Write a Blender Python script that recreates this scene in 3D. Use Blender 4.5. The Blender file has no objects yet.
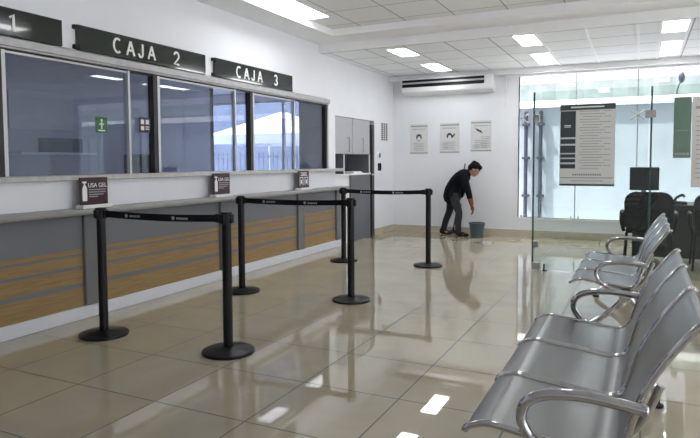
import bpy, bmesh, math, random
from mathutils import Vector, Matrix, Euler
random.seed(7)
C = bpy.context.scene.collection
SC = bpy.context.scene
PI = math.pi

# ------------------------------------------------------------------ materials
def mat(name, col, rough=.5, metal=0., spec=.5, noise=0., nscale=8., bump=0., bscale=60., coat=0., emit=None, estr=0.):
    m = bpy.data.materials.new(name); m.use_nodes = True
    nt = m.node_tree; b = nt.nodes['Principled BSDF']
    b.inputs['Base Color'].default_value = (*col, 1)
    b.inputs['Roughness'].default_value = rough
    b.inputs['Metallic'].default_value = metal
    b.inputs['Specular IOR Level'].default_value = spec
    b.inputs['Coat Weight'].default_value = coat
    if emit:
        b.inputs['Emission Color'].default_value = (*emit, 1); b.inputs['Emission Strength'].default_value = estr
    tc = nt.nodes.new('ShaderNodeTexCoord')
    if noise:
        n = nt.nodes.new('ShaderNodeTexNoise'); n.inputs['Scale'].default_value = nscale; n.inputs['Detail'].default_value = 4
        r = nt.nodes.new('ShaderNodeValToRGB')
        r.color_ramp.elements[0].position = .3; r.color_ramp.elements[1].position = .7
        r.color_ramp.elements[0].color = (*[c*(1-noise) for c in col], 1)
        r.color_ramp.elements[1].color = (*[min(1, c*(1+noise)) for c in col], 1)
        nt.links.new(tc.outputs['Object'], n.inputs['Vector']); nt.links.new(n.outputs['Fac'], r.inputs['Fac'])
        nt.links.new(r.outputs['Color'], b.inputs['Base Color'])
    if bump:
        n = nt.nodes.new('ShaderNodeTexNoise'); n.inputs['Scale'].default_value = bscale; n.inputs['Detail'].default_value = 3
        bp = nt.nodes.new('ShaderNodeBump'); bp.inputs['Strength'].default_value = bump; bp.inputs['Distance'].default_value = .01
        nt.links.new(tc.outputs['Object'], n.inputs['Vector']); nt.links.new(n.outputs['Fac'], bp.inputs['Height'])
        nt.links.new(bp.outputs['Normal'], b.inputs['Normal'])
    return m

def glass(name, tint, refl=1.0, ior=1.5):
    """clear pane: tinted transparency with a fresnel mirror reflection"""
    m = bpy.data.materials.new(name); m.use_nodes = True
    nt = m.node_tree; nt.nodes.clear()
    o = nt.nodes.new('ShaderNodeOutputMaterial'); mx = nt.nodes.new('ShaderNodeMixShader')
    t = nt.nodes.new('ShaderNodeBsdfTransparent'); t.inputs['Color'].default_value = (*tint, 1)
    g = nt.nodes.new('ShaderNodeBsdfGlossy'); g.inputs['Roughness'].default_value = .01
    f = nt.nodes.new('ShaderNodeLayerWeight'); f.inputs['Blend'].default_value = .5      # facing = 1 - cos
    p = nt.nodes.new('ShaderNodeMath'); p.operation = 'POWER'; p.inputs[1].default_value = 5
    r0 = ((ior-1)/(ior+1))**2*refl
    k = nt.nodes.new('ShaderNodeMath'); k.operation = 'MULTIPLY_ADD'; k.inputs[1].default_value = 1-r0; k.inputs[2].default_value = r0; k.use_clamp = True
    nt.links.new(f.outputs['Facing'], p.inputs[0]); nt.links.new(p.outputs[0], k.inputs[0]); nt.links.new(k.outputs[0], mx.inputs[0])
    nt.links.new(t.outputs[0], mx.inputs[1]); nt.links.new(g.outputs[0], mx.inputs[2]); nt.links.new(mx.outputs[0], o.inputs['Surface'])
    return m

def grid_mat(name, base, line, origin, pitch, mortar, rough, spec=.5, noise=.05, nscale=3., vein=None, rough_line=None, coat=0.):
    """square tiles laid in the XY plane of the world"""
    m = bpy.data.materials.new(name); m.use_nodes = True
    nt = m.node_tree; b = nt.nodes['Principled BSDF']
    b.inputs['Roughness'].default_value = rough; b.inputs['Specular IOR Level'].default_value = spec
    b.inputs['Coat Weight'].default_value = coat; b.inputs['Coat Roughness'].default_value = .03
    g = nt.nodes.new('ShaderNodeNewGeometry')
    mp = nt.nodes.new('ShaderNodeMapping'); mp.vector_type = 'POINT'
    mp.inputs['Location'].default_value = (-origin[0]/pitch[0], -origin[1]/pitch[1], 0)
    mp.inputs['Scale'].default_value = (1/pitch[0], 1/pitch[1], 0)
    br = nt.nodes.new('ShaderNodeTexBrick'); br.offset = 0; br.squash = 1
    br.inputs['Scale'].default_value = 1; br.inputs['Brick Width'].default_value = 1; br.inputs['Row Height'].default_value = 1
    br.inputs['Mortar Size'].default_value = mortar; br.inputs['Mortar Smooth'].default_value = .1
    br.inputs['Color1'].default_value = (*base, 1); br.inputs['Color2'].default_value = (*[c*.965 for c in base], 1)
    br.inputs['Mortar'].default_value = (*line, 1)
    n = nt.nodes.new('ShaderNodeTexNoise'); n.inputs['Scale'].default_value = nscale; n.inputs['Detail'].default_value = 6; n.inputs['Distortion'].default_value = 1.2
    r = nt.nodes.new('ShaderNodeValToRGB')
    r.color_ramp.elements[0].position = .3; r.color_ramp.elements[1].position = .72
    r.color_ramp.elements[0].color = (1-noise,)*3 + (1,); r.color_ramp.elements[1].color = (1+noise*.3,)*3 + (1,)
    mu = nt.nodes.new('ShaderNodeMix'); mu.data_type = 'RGBA'; mu.blend_type = 'MULTIPLY'; mu.inputs['Factor'].default_value = 1
    L = nt.links.new
    L(g.outputs['Position'], mp.inputs['Vector']); L(mp.outputs['Vector'], br.inputs['Vector'])
    L(g.outputs['Position'], n.inputs['Vector']); L(n.outputs['Fac'], r.inputs['Fac'])
    L(br.outputs['Color'], mu.inputs[6]); L(r.outputs['Color'], mu.inputs[7]); L(mu.outputs[2], b.inputs['Base Color'])
    if rough_line:
        mr = nt.nodes.new('ShaderNodeMapRange'); mr.inputs[3].default_value = rough; mr.inputs[4].default_value = rough_line
        L(br.outputs['Fac'], mr.inputs[0]); L(mr.outputs[0], b.inputs['Roughness'])
    return m

M = {}
M['wall'] = mat('white wall paint', (.775, .785, .82), .6, noise=.02, nscale=2.5, bump=.03, bscale=120)
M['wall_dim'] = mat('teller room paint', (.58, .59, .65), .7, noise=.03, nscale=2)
M['soffit'] = mat('soffit paint', (.85, .85, .86), .8, noise=.015, nscale=2)
M['ceil_a'] = grid_mat('hall ceiling tile', (.84, .84, .83), (.42, .42, .42), (-2.72, 6.42), (.635, .64), .014, .9, .2, .05, 40)
M['ceil_b'] = grid_mat('rear ceiling tile', (.88, .89, .90), (.40, .40, .41), (-.65, 7.75), (.575, .655), .016, .9, .2, .04, 40)
M['floor'] = grid_mat('polished beige tile', (.445, .39, .29), (.022, .02, .016), (-1.782, 2.432), (.6, .6), .0085, .022, .5, .12, 1.6, rough_line=.5)
M['floor'].node_tree.nodes['Principled BSDF'].inputs['IOR'].default_value = 1.95
M['base'] = mat('beige tile skirting', (.50, .45, .35), .25, noise=.1, nscale=6)
M['alu'] = mat('brushed aluminium', (.46, .45, .45), .42, .55, noise=.08, nscale=14)
M['alu_light'] = mat('light aluminium', (.55, .55, .56), .35, .5)
M['bronze'] = mat('dark bronze frame', (.035, .032, .032), .4, .3)
M['stone'] = mat('pale stone sill', (.47, .46, .44), .35, noise=.14, nscale=16)
M['ledge'] = mat('grey laminate ledge', (.27, .265, .26), .35, noise=.06, nscale=10)
M['grey'] = mat('grey laminate', (.155, .155, .172), .45, noise=.04, nscale=5)
M['greyd'] = mat('grey pilaster laminate', (.15, .15, .155), .4, noise=.04, nscale=5)
M['plinth'] = mat('white plinth', (.66, .67, .71), .35)
M['black'] = mat('black powder coat', (.004, .004, .0045), .42, spec=.3, noise=.1)
M['belt'] = mat('black webbing', (.005, .005, .006), .7, spec=.2, bump=.05, bscale=400)
M['white'] = mat('white plastic', (.85, .85, .86), .35)
M['print'] = mat('white print', (.78, .78, .78), .5)
M['greyprint'] = mat('grey print', (.30, .30, .31), .6)
M['sign'] = mat('dark green acrylic', (.006, .014, .011), .10, coat=.6, noise=.15, nscale=3)
M['letter'] = mat('white cut letters', (.86, .86, .84), .4)
M['maroon'] = mat('maroon card', (.045, .012, .022), .35)
M['acryl'] = mat('frosted acrylic base', (.78, .78, .79), .25)
M['tglass'] = glass('teller glass', (.82, .85, .915), 1.5, 1.5)
M['fglass'] = glass('facade glass', (.985, .99, .995), .8, 1.45)
M['dglass'] = glass('greenish door glass', (.88, .922, .905), 1.0, 1.5)
M['tint'] = glass('view dimming glass', (.78, .83, .92), 1.0, 1.5)  # tint added to darken the bright view behind the pane
M['gedge'] = mat('green glass edge', (.05, .10, .085), .15, noise=.1)
M['steel'] = mat('stainless fitting', (.45, .44, .42), .3, .9, noise=.06)
M['chrome'] = mat('polished chrome', (.48, .48, .50), .05, 1.0, noise=.02)
M['cab'] = mat('light grey melamine', (.42, .42, .45), .45, noise=.03, nscale=4)
M['cabd'] = mat('slate grey melamine', (.135, .135, .155), .45, noise=.05, nscale=4)
M['niche'] = mat('dark niche lining', (.14, .14, .16), .6, noise=.05)
M['poster'] = mat('poster paper', (.66, .66, .66), .5, noise=.03, nscale=9)
M['darkprint'] = mat('dark print', (.10, .10, .11), .6)
M['poster_glass'] = mat('notice paper', (.66, .64, .63), .45, noise=.03, nscale=5)
def paper_lit(m, f):
    nt = m.node_tree; b = nt.nodes['Principled BSDF']; o = nt.nodes['Material Output']
    tr = nt.nodes.new('ShaderNodeBsdfTranslucent'); tr.inputs['Color'].default_value = (.8, .78, .75, 1)
    mx = nt.nodes.new('ShaderNodeMixShader'); mx.inputs[0].default_value = f
    nt.links.new(b.outputs[0], mx.inputs[1]); nt.links.new(tr.outputs[0], mx.inputs[2]); nt.links.new(mx.outputs[0], o.inputs['Surface'])
paper_lit(M['poster_glass'], .5)
M['slate'] = mat('slate print', (.030, .045, .055), .45)
M['greenp'] = mat('green notice', (.12, .19, .15), .45, noise=.08, nscale=6)
M['cloth'] = mat('black chair fabric', (.010, .010, .011), .85, bump=.15, bscale=260)
M['skin'] = mat('skin', (.36, .20, .13), .55, noise=.06)
M['jacket'] = mat('dark navy cloth', (.0055, .006, .009), .9, spec=.2, noise=.2, nscale=12, bump=.2, bscale=40)
M['trouser'] = mat('charcoal trousers', (.040, .040, .048), .9, spec=.2, noise=.15, nscale=12, bump=.2, bscale=40)
M['hair'] = mat('dark brown hair', (.007, .005, .004), .75, spec=.15, bump=.6, bscale=90)
M['glove'] = mat('red rubber glove', (.22, .045, .03), .4, noise=.1)
M['bucket'] = mat('blue grey bucket', (.060, .085, .095), .4, noise=.06)
M['water'] = mat('soapy water', (.62, .66, .68), .15)
M['wood'] = mat('broom handle', (.10, .09, .085), .5)
M['dark'] = mat('dark desk laminate', (.022, .027, .028), .35, noise=.08)
M['screen'] = mat('monitor shell', (.012, .012, .018), .35)
M['ext'] = mat('whitewashed block', (.265, .295, .33), .8, noise=.05, nscale=3)
M['extblue'] = mat('blue painted pipe', (.016, .020, .036), .5, noise=.06)
M['teal'] = mat('pale teal sheet', (.19, .225, .225), .6, noise=.14, nscale=5)
M['ground'] = mat('pale concrete', (.70, .71, .74), .85, noise=.05, nscale=2)
M['hill'] = mat('pale hillside', (.145, .14, .168), .9, noise=.25, nscale=.45)
M['tent'] = mat('white tent canvas', (.60, .60, .63), .6)
M['bldg'] = mat('bluish grey render', (.16, .18, .23), .8, noise=.12, nscale=1.2)
M['rail'] = mat('grey steel rail', (.22, .24, .29), .5, .3)
M['green_sticker'] = mat('green sticker', (.03, .13, .04), .5)
M['lamp'] = mat('lamp diffuser', (.9, .9, .9), .4, emit=(.965, .985, 1.0), estr=8.5)
M['lamp_dim'] = mat('small lamp diffuser', (.9, .9, .9), .4, emit=(.965, .985, 1.0), estr=5.0)

def wood_panel():
    """grey laminate above, tan wood below, broken by three grey stripes - bands by height"""
    m = bpy.data.materials.new('tan wood with grey stripes'); m.use_nodes = True
    nt = m.node_tree; b = nt.nodes['Principled BSDF']; b.inputs['Roughness'].default_value = .42
    tc = nt.nodes.new('ShaderNodeTexCoord'); sp = nt.nodes.new('ShaderNodeSeparateXYZ')
    mp = nt.nodes.new('ShaderNodeMapping'); mp.inputs['Scale'].default_value = (2, 2, 40)
    n = nt.nodes.new('ShaderNodeTexNoise'); n.inputs['Scale'].default_value = 2.2; n.inputs['Detail'].default_value = 5; n.inputs['Distortion'].default_value = .6
    w = nt.nodes.new('ShaderNodeValToRGB')
    w.color_ramp.elements[0].position = .3; w.color_ramp.elements[0].color = (.245, .155, .060, 1)
    w.color_ramp.elements[1].position = .75; w.color_ramp.elements[1].color = (.350, .232, .100, 1)
    r = nt.nodes.new('ShaderNodeValToRGB'); r.color_ramp.interpolation = 'CONSTANT'
    st = [(0, 0), (.268, 1), (.308, 0), (.425, 1), (.452, 0), (.534, 1), (.552, 0), (.588, 1)]
    el = r.color_ramp.elements
    el[0].position = 0; el[0].color = (0, 0, 0, 1); el[1].position = .268; el[1].color = (1, 1, 1, 1)
    for p, v in st[2:]:
        e = el.new(p); e.color = (v, v, v, 1)
    mx = nt.nodes.new('ShaderNodeMix'); mx.data_type = 'RGBA'; mx.inputs[7].default_value = (.165, .165, .182, 1)
    L = nt.links.new
    L(tc.outputs['Object'], sp.inputs[0]); L(tc.outputs['Object'], mp.inputs[0]); L(mp.outputs[0], n.inputs['Vector'])
    L(n.outputs['Fac'], w.inputs[0]); L(sp.outputs['Z'], r.inputs[0]); L(r.outputs['Color'], mx.inputs[0]); L(w.outputs['Color'], mx.inputs[6])
    L(mx.outputs[2], b.inputs['Base Color'])
    return m
M['panel'] = wood_panel()

M['seat'] = mat('perforated seat steel', (.20, .198, .20), .30, 1.0, noise=.05, nscale=220, bump=.05, bscale=500)


# ------------------------------------------------------------------ mesh helpers
def B(): return bmesh.new()

def box(bm, x0, y0, z0, x1, y1, z1, bev=0., seg=2):
    r = bmesh.ops.create_cube(bm, size=1)
    vs = r['verts']
    for v in vs:
        v.co = Vector(((x0+x1)/2 + v.co.x*(x1-x0), (y0+y1)/2 + v.co.y*(y1-y0), (z0+z1)/2 + v.co.z*(z1-z0)))
    if bev:
        es = list({e for v in vs for e in v.link_edges})
        bmesh.ops.bevel(bm, geom=es, offset=bev, segments=seg, affect='EDGES', profile=.5, clamp_overlap=True)
    return bm

def frame_of(t):
    t = t.normalized(); u = Vector((0, 0, 1)) if abs(t.z) < .9 else Vector((0, 1, 0))
    a = t.cross(u).normalized(); return a, t.cross(a).normalized()

def tube(bm, pts, rad, n=12, cap=True, flat=1.0):
    """round bar swept along points; flat squashes the second axis"""
    pts = [Vector(p) for p in pts]; rings = []; a = None
    for i, p in enumerate(pts):
        t = (pts[min(i+1, len(pts)-1)] - pts[max(i-1, 0)]).normalized()
        if a is None: a, b = frame_of(t)
        else:
            a = (a - t*a.dot(t)).normalized(); b = t.cross(a)
        r = rad[i] if isinstance(rad, (list, tuple)) else rad
        rings.append([bm.verts.new(p + a*(r*math.cos(2*PI*k/n)) + b*(r*flat*math.sin(2*PI*k/n))) for k in range(n)])
    for i in range(len(rings)-1):
        for k in range(n):
            bm.faces.new((rings[i][k], rings[i][(k+1) % n], rings[i+1][(k+1) % n], rings[i+1][k]))
    if cap:
        bm.faces.new(list(reversed(rings[0]))); bm.faces.new(rings[-1])
    return bm

def lathe(bm, prof, n=40, at=(0, 0, 0), cap=True):
    rings = []
    for r, z in prof:
        rings.append([bm.verts.new((at[0]+r*math.cos(2*PI*k/n), at[1]+r*math.sin(2*PI*k/n), at[2]+z)) for k in range(n)])
    for i in range(len(rings)-1):
        for k in range(n):
            bm.faces.new((rings[i][k], rings[i][(k+1) % n], rings[i+1][(k+1) % n], rings[i+1][k]))
    if cap:
        bm.faces.new(list(reversed(rings[0]))); bm.faces.new(rings[-1])
    return bm

def prism(bm, pts, d):
    """closed outline (list of 3D points) extruded by vector d"""
    d = Vector(d); a = [bm.verts.new(p) for p in pts]; b = [bm.verts.new(Vector(p)+d) for p in pts]
    n = len(a)
    bm.faces.new(list(reversed(a))); bm.faces.new(b)
    for i in range(n): bm.faces.new((a[i], a[(i+1) % n], b[(i+1) % n], b[i]))
    return bm

def ball(bm, c, r, sx=1, sy=1, sz=1, seg=16):
    q = bmesh.ops.create_uvsphere(bm, u_segments=seg, v_segments=max(6, seg//2), radius=r)
    for v in q['verts']: v.co = Vector((c[0]+v.co.x*sx, c[1]+v.co.y*sy, c[2]+v.co.z*sz))
    return bm

def smooth_path(pts, sub=6):
    """Catmull-Rom through the points"""
    P = [Vector(p) for p in pts]; out = []
    for i in range(len(P)-1):
        p0 = P[max(i-1, 0)]; p1 = P[i]; p2 = P[i+1]; p3 = P[min(i+2, len(P)-1)]
        for k in range(sub):
            t = k/sub
            out.append(.5*((2*p1) + (p2-p0)*t + (2*p0-5*p1+4*p2-p3)*t*t + (3*p1-p0-3*p2+p3)*t**3))
    out.append(P[-1]); return out

def obj(name, bm, m, parent=None, smooth=None):
    bmesh.ops.recalc_face_normals(bm, faces=bm.faces)
    me = bpy.data.meshes.new(name); bm.to_mesh(me); bm.free()
    me.materials.append(m)
    if smooth is not None:
        for p in me.polygons: p.use_smooth = True
        try: me.set_sharp_from_angle(angle=math.radians(smooth))
        except Exception: pass
    o = bpy.data.objects.new(name, me); C.objects.link(o)
    if parent: o.parent = parent
    return o

def thing(name, label, cat, loc=(0, 0, 0), rz=0., group=None):
    o = bpy.data.objects.new(name, None); C.objects.link(o); o.empty_display_size = .1
    o.location = loc; o.rotation_euler = (0, 0, rz)
    o['label'] = label; o['category'] = cat
    if group: o['group'] = group
    return o

def tag(o, label, cat, group=None):
    o['label'] = label; o['category'] = cat
    if group: o['group'] = group
    return o

def struct(name, bm, m, label=None, cat=None, parent=None, smooth=None):
    o = obj(name, bm, m, parent, smooth)
    if parent is None:
        o['kind'] = 'structure'; o['label'] = label; o['category'] = cat
    return o

def dup(root, loc, label, rz=None):
    """copy of a thing with its parts and sub-parts"""
    r = root.copy(); C.objects.link(r); r.location = loc; r['label'] = label
    if rz is not None: r.rotation_euler = (0, 0, rz)
    for ch in list(root.children):
        c = ch.copy(); C.objects.link(c); c.parent = r
        for g in list(ch.children):
            d = g.copy(); C.objects.link(d); d.parent = c
    return r

FACE = {'+x': Matrix(((0, 0, 1), (1, 0, 0), (0, 1, 0))), '-y': Matrix(((1, 0, 0), (0, 0, -1), (0, 1, 0)))}
def text(name, chars, m, parent, face, depth=.004, sx=1.0):
    """cut letters as mesh; chars = list of (string, (x,y,z) centre of base line, cap height)"""
    bm = B()
    for s, pos, h in chars:
        cu = bpy.data.curves.new('lettering', 'FONT'); cu.body = s; cu.size = h/.70; cu.extrude = depth/2; cu.align_x = 'CENTER'
        to = bpy.data.objects.new('lettering', cu); C.objects.link(to)
        bpy.context.view_layer.update()
        me = bpy.data.meshes.new_from_object(to.evaluated_get(bpy.context.evaluated_depsgraph_get()))
        R = FACE[face].to_4x4()
        me.transform(Matrix.Translation(pos) @ R @ Matrix.Diagonal((sx, 1, 1, 1)))
        bm.from_mesh(me); bpy.data.meshes.remove(me)
        bpy.data.objects.remove(to); bpy.data.curves.remove(cu)
    return obj(name, bm, m, parent)

def limb(bm, pts, n=16):
    """capped tapering limb: pts = (x, y, z, r_across, r_depth)"""
    P = smooth_path([p[:3] for p in pts], 4); R = []
    for i in range(len(pts)-1):
        for k in range(4):
            t = k/4; R.append((pts[i][3]*(1-t)+pts[i+1][3]*t, pts[i][-1]*(1-t)+pts[i+1][-1]*t))
    R.append((pts[-1][3], pts[-1][-1])); rings = []
    for i, p in enumerate(P):
        t = (P[min(i+1, len(P)-1)]-P[max(i-1, 0)]).normalized()
        a = Vector((0, 1, 0)); a = (a - t*a.dot(t)).normalized(); b = t.cross(a)
        rings.append([bm.verts.new(p + a*(R[i][0]*math.cos(2*PI*k/n)) + b*(R[i][1]*math.sin(2*PI*k/n))) for k in range(n)])
    for i in range(len(rings)-1):
        for k in range(n): bm.faces.new((rings[i][k], rings[i][(k+1) % n], rings[i+1][(k+1) % n], rings[i+1][k]))
    for e, o, q in ((rings[0], P[0], R[0]), (rings[-1], P[-1], R[-1])):
        bm.faces.new(e); ball(bm, o, (q[0]+q[1])/2*.97, 1, 1, 1, 12)
    return bm

def fused(name, bm, m, parent, vox, it=4):
    """one continuous surface around all the volumes in bm"""
    bmesh.ops.recalc_face_normals(bm, faces=bm.faces)
    me = bpy.data.meshes.new(name); bm.to_mesh(me); bm.free()
    o = bpy.data.objects.new(name, me); C.objects.link(o)
    r = o.modifiers.new('fuse', 'REMESH'); r.mode = 'VOXEL'; r.voxel_size = vox
    k = o.modifiers.new('relax', 'SMOOTH'); k.iterations = it; k.factor = .5
    bpy.context.view_layer.update()
    me2 = bpy.data.meshes.new_from_object(o.evaluated_get(bpy.context.evaluated_depsgraph_get()))
    b2 = B(); b2.from_mesh(me2); bpy.data.objects.remove(o); bpy.data.meshes.remove(me); bpy.data.meshes.remove(me2)
    return obj(name, b2, m, parent, 70)

# ------------------------------------------------------------------ the setting
YB = 10.62            # face of the back wall
XL = -4.25            # face of the alcove wall
XT = -4.23            # face of the teller wall
XR, YF = 4.6, -3.2
ZA, ZS, ZB = 3.09, 3.0, 2.88
YE = 8.19             # end of the teller wall

struct('floor', box(B(), -10.2, YF-.2, -.12, XR+.2, YB+.12, 0), M['floor'], 'polished beige tile floor reflecting the hall', 'floor')

# teller wall with its long opening
bm = B()
box(bm, XT-.12, YF, 2.245, XT, YE, ZS+.2)
box(bm, XT-.12, YF, .0, XT, YE, 1.165)
box(bm, XT-.12, 7.97, 1.165, XT, YE, 2.245)
box(bm, XT-.12, YF, 1.165, XT, 1.0, 2.245)
struct('wall_left', bm, M['wall'], 'white wall above and below the teller windows', 'wall')
bm = B(); box(bm, XL-.62, YE, 0, XL-.5, YB, ZS+.2)
box(bm, XL-.5, 9.72, 0, XL, YB, ZS+.2)
box(bm, XL-.5, YE, 2.02, XL, 9.72, ZS+.2)
box(bm, XL-.5, YE-.06, 0, XL-.08, YE+.02, ZS+.2)
struct('wall_left', bm, M['wall'], 'white wall around the grey cabinet alcove', 'wall')
# back wall with the facade opening
WX0, WZ0, WZ1 = -1.93, .33, 2.76
bm = B()
box(bm, XL-.62, YB, 0, WX0, YB+.12, ZS+.2)
box(bm, WX0, YB, 0, XR, YB+.12, WZ0)
box(bm, WX0, YB, WZ1, XR, YB+.12, ZS+.2)
box(bm, 4.2, YB, WZ0, XR, YB+.12, WZ1)
struct('wall_back', bm, M['wall'], 'white back wall under and beside the wide glass facade', 'wall')
bm = B()
RY0, RY1, RZ0, RZ1 = -2.6, 6.9, .12, 2.75
box(bm, XR, YF, 0, XR+.12, RY0, ZS+.2); box(bm, XR, RY1, 0, XR+.12, YB+.12, ZS+.2)
box(bm, XR, RY0, 0, XR+.12, RY1, RZ0); box(bm, XR, RY0, RZ1, XR+.12, RY1, ZS+.2)
struct('wall_right', bm, M['wall'], 'white side wall of the hall around an added window', 'wall')
f = box(box(B(), XR+.03, RY0, RZ0, XR+.09, RY1, RZ0+.05), XR+.03, RY0, RZ1-.05, XR+.09, RY1, RZ1)
for k in range(7): box(f, XR+.03, RY0+k*(RY1-RY0-.05)/6, RZ0, XR+.09, RY0+k*(RY1-RY0-.05)/6+.05, RZ1)
wr = struct('window_6', f, M['alu'], 'tall unseen window added in the side wall to let daylight in', 'window')  # out of view, added for side daylight on the wall and ceilings
obj('pane', box(B(), XR+.055, RY0+.02, RZ0+.02, XR+.062, RY1-.02, RZ1-.02), M['fglass'], wr)
struct('wall_front', box(B(), -10.2, YF-.12, 0, XR+.12, YF, ZS+.2), M['wall'], 'white wall at the near end of the hall', 'wall')
# teller room shell
bm = B()
box(bm, -7.3, YF, 0, -7.2, 9.0, ZS+.2); box(bm, -10.2, 8.9, 0, -7.2, 9.0, ZS+.2); box(bm, -10.2, 9.0, 0, -10.1, YB+.12, ZS+.2)
box(bm, -10.1, YB, 0, -9.85, YB+.12, ZS+.2); box(bm, -5.5, YB, 0, XL-.62, YB+.12, ZS+.2)
box(bm, -9.85, YB, 0, -5.5, YB+.12, .5); box(bm, -9.85, YB, 2.6, -5.5, YB+.12, ZS+.2)
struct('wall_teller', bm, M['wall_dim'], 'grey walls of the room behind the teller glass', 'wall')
wt = struct('window_7', box(box(box(B(), -9.85, YB+.03, .5, -5.5, YB+.09, .55), -9.85, YB+.03, 2.55, -5.5, YB+.09, 2.6), -6.75, YB+.03, .55, -6.69, YB+.09, 2.55), M['alu'], 'window at the far end of the teller room, glass tinted to dim the view', 'window')
obj('pane', box(B(), -9.85, YB+.055, .52, -5.5, YB+.062, 2.58), M['tint'], wt)
# ceilings
struct('ceiling', box(B(), -3.78, YF, ZA, XR, 7.25, ZA+.03), M['ceil_a'], 'grey tiled ceiling over the near hall', 'ceiling')
struct('ceiling', box(B(), XL-.6, 7.72, ZB, XR, YB, ZB+.03), M['ceil_b'], 'white tiled ceiling over the rear of the hall', 'ceiling')
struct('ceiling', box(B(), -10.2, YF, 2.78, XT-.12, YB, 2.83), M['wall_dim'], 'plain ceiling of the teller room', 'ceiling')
struct('roof', box(B(), -10.4, YF-.2, ZS+.2, XR+.3, YB+.15, ZS+.3), M['soffit'], 'unseen roof slab added to stop light leaking in above the ceilings', 'roof')  # unseen, added to block sky light above the ceilings
bm = B(); box(bm, XT, YF, ZS, -3.78, 7.25, ZS+.2)
struct('trim_1', bm, M['soffit'], 'lowered plaster soffit along the top of the teller wall', 'soffit')
bm = B(); box(bm, XL-.6, 7.25, ZS, XR, 7.72, ZS+.2); box(bm, XL-.6, 7.69, ZB, XR, 7.72, ZS)
struct('trim_2', bm, M['soffit'], 'wide plaster beam crossing between the two tiled ceilings', 'beam')
struct('trim_3', box(B(), XL, YB-.13, ZB-.09, XR, YB, ZB), M['soffit'], 'plaster cornice over the back wall', 'cornice')
bm = B()
for x in (-1.225, -.65, -.075, .175, .465, 1.04, 1.6, 2.2, 2.8):
    box(bm, x-.014, 7.72, ZB-.012, x+.014, YB-.13, ZB)
struct('trim_4', bm, M['white'], 'white ceiling rails between the rear tiles', 'rail')
# skirtings
struct('baseboard_back', box(B(), XL, YB-.012, 0, XR, YB, .115), M['base'], 'beige tile skirting along the back wall', 'skirting')
struct('baseboard_left', box(B(), XL, 9.72, 0, XL+.012, YB-.012, .115), M['base'], 'beige tile skirting left of the back wall corner', 'skirting')
# thin conduit and wall jog by the facade
struct('trim_5', box(B(), -2.16, YB-.02, 2.25, -2.13, YB, ZB-.09, .004), M['wall'], 'white cable duct running down beside the facade', 'duct')

# ------------------------------------------------------------------ counter
t = thing('teller_counter', 'long grey counter with tan wood stripes under the teller windows', 'counter', (.004, 0, 0))
obj('plinth', box(B(), XT, -1.0, 0, XT+.03, 8.30, .105, .003), M['plinth'], t)
PIL = [(1.76, 1.93), (3.52, 3.68), (5.33, 5.49), (7.0, 7.17), (8.14, 8.28)]
for i, (a, b) in enumerate(PIL):
    obj('pilaster', box(B(), XT, a, .105, XT+.045, b, .885, .012, 3), M['greyd'], t)
spans = [(-1.0, 1.76)] + [(PIL[i][1], PIL[i+1][0]) for i in range(4)]
for a, b in spans:
    obj('front_panel', box(B(), XT, a, .105, XT+.014, b, .885), M['panel'], t)
bm = B()
pr = [(XT, .885), (XT+.15, .885), (XT+.163, .891), (XT+.168, .905), (XT+.168, .918), (XT+.160, .930), (XT+.145, .935), (XT, .935)]
prism(bm, [(x, -1.0, z) for x, z in pr], (0, 9.33, 0))
obj('counter_ledge', bm, M['ledge'], t, 40)
# narrow return of the counter towards the cabinet
# sill
bm = B()
pr = [(XT-.12, 1.165), (XT+.075, 1.165), (XT+.085, 1.172), (XT+.085, 1.205), (XT+.075, 1.21), (XT-.12, 1.21)]
prism(bm, [(x, -1.0, z) for x, z in pr], (0, 9.33, 0))
struct('trim_6', bm, M['stone'], 'pale stone sill running under all the teller windows', 'sill')
# header
bm = B(); box(bm, XT-.11, 1.0, 2.175, XT+.022, 7.99, 2.238, .004)
box(bm, XT-.10, 1.0, 2.16, XT+.004, 7.97, 2.176)
struct('trim_7', bm, M['alu'], 'brushed aluminium header rail above the teller windows', 'rail')
# teller windows
def teller_window(n, y0, ym, y1, label, last=False):
    g = XT-.05
    f = B()
    box(f, g-.035, y0, 1.21, g+.035, y0+.055, 2.165)                 # dark jamb
    box(f, g-.03, y0, 2.145, g+.03, y1, 2.165)
    if last: box(f, g-.035, y1-.045, 1.21, g+.03, y1, 2.165)
    w = struct('window_%d' % n, f, M['bronze'], label, 'window')
    obj('sash', box(box(box(B(), g+.0, y0+.055, 1.21, g+.035, y0+.085, 2.15), g, ym-.012, 1.21, g+.04, ym+.012, 2.15), g, y0+.055, 2.128, g+.03, ym, 2.146), M['alu_light'], w)
    obj('pane', box(B(), g+.008, y0+.08, 1.212, g+.014, ym, 2.147), M['tglass'], w)
    obj('pane', box(B(), g-.014, ym-.02, 1.212, g-.008, y1-.002, 2.147), M['tglass'], w)
    return w
teller_window(1, 1.18, 2.40, 2.83, 'teller window at the near end under the sign reading 1')
teller_window(2, 2.83, 4.10, 4.41, 'teller window with a wide dark pane left of the one under sign 2')
teller_window(3, 4.41, 5.70, 6.00, 'teller window below the gap between the second and third signs')
teller_window(4, 6.00, 7.015, 7.97, 'teller window at the far end beside the grey cabinet', True)

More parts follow.
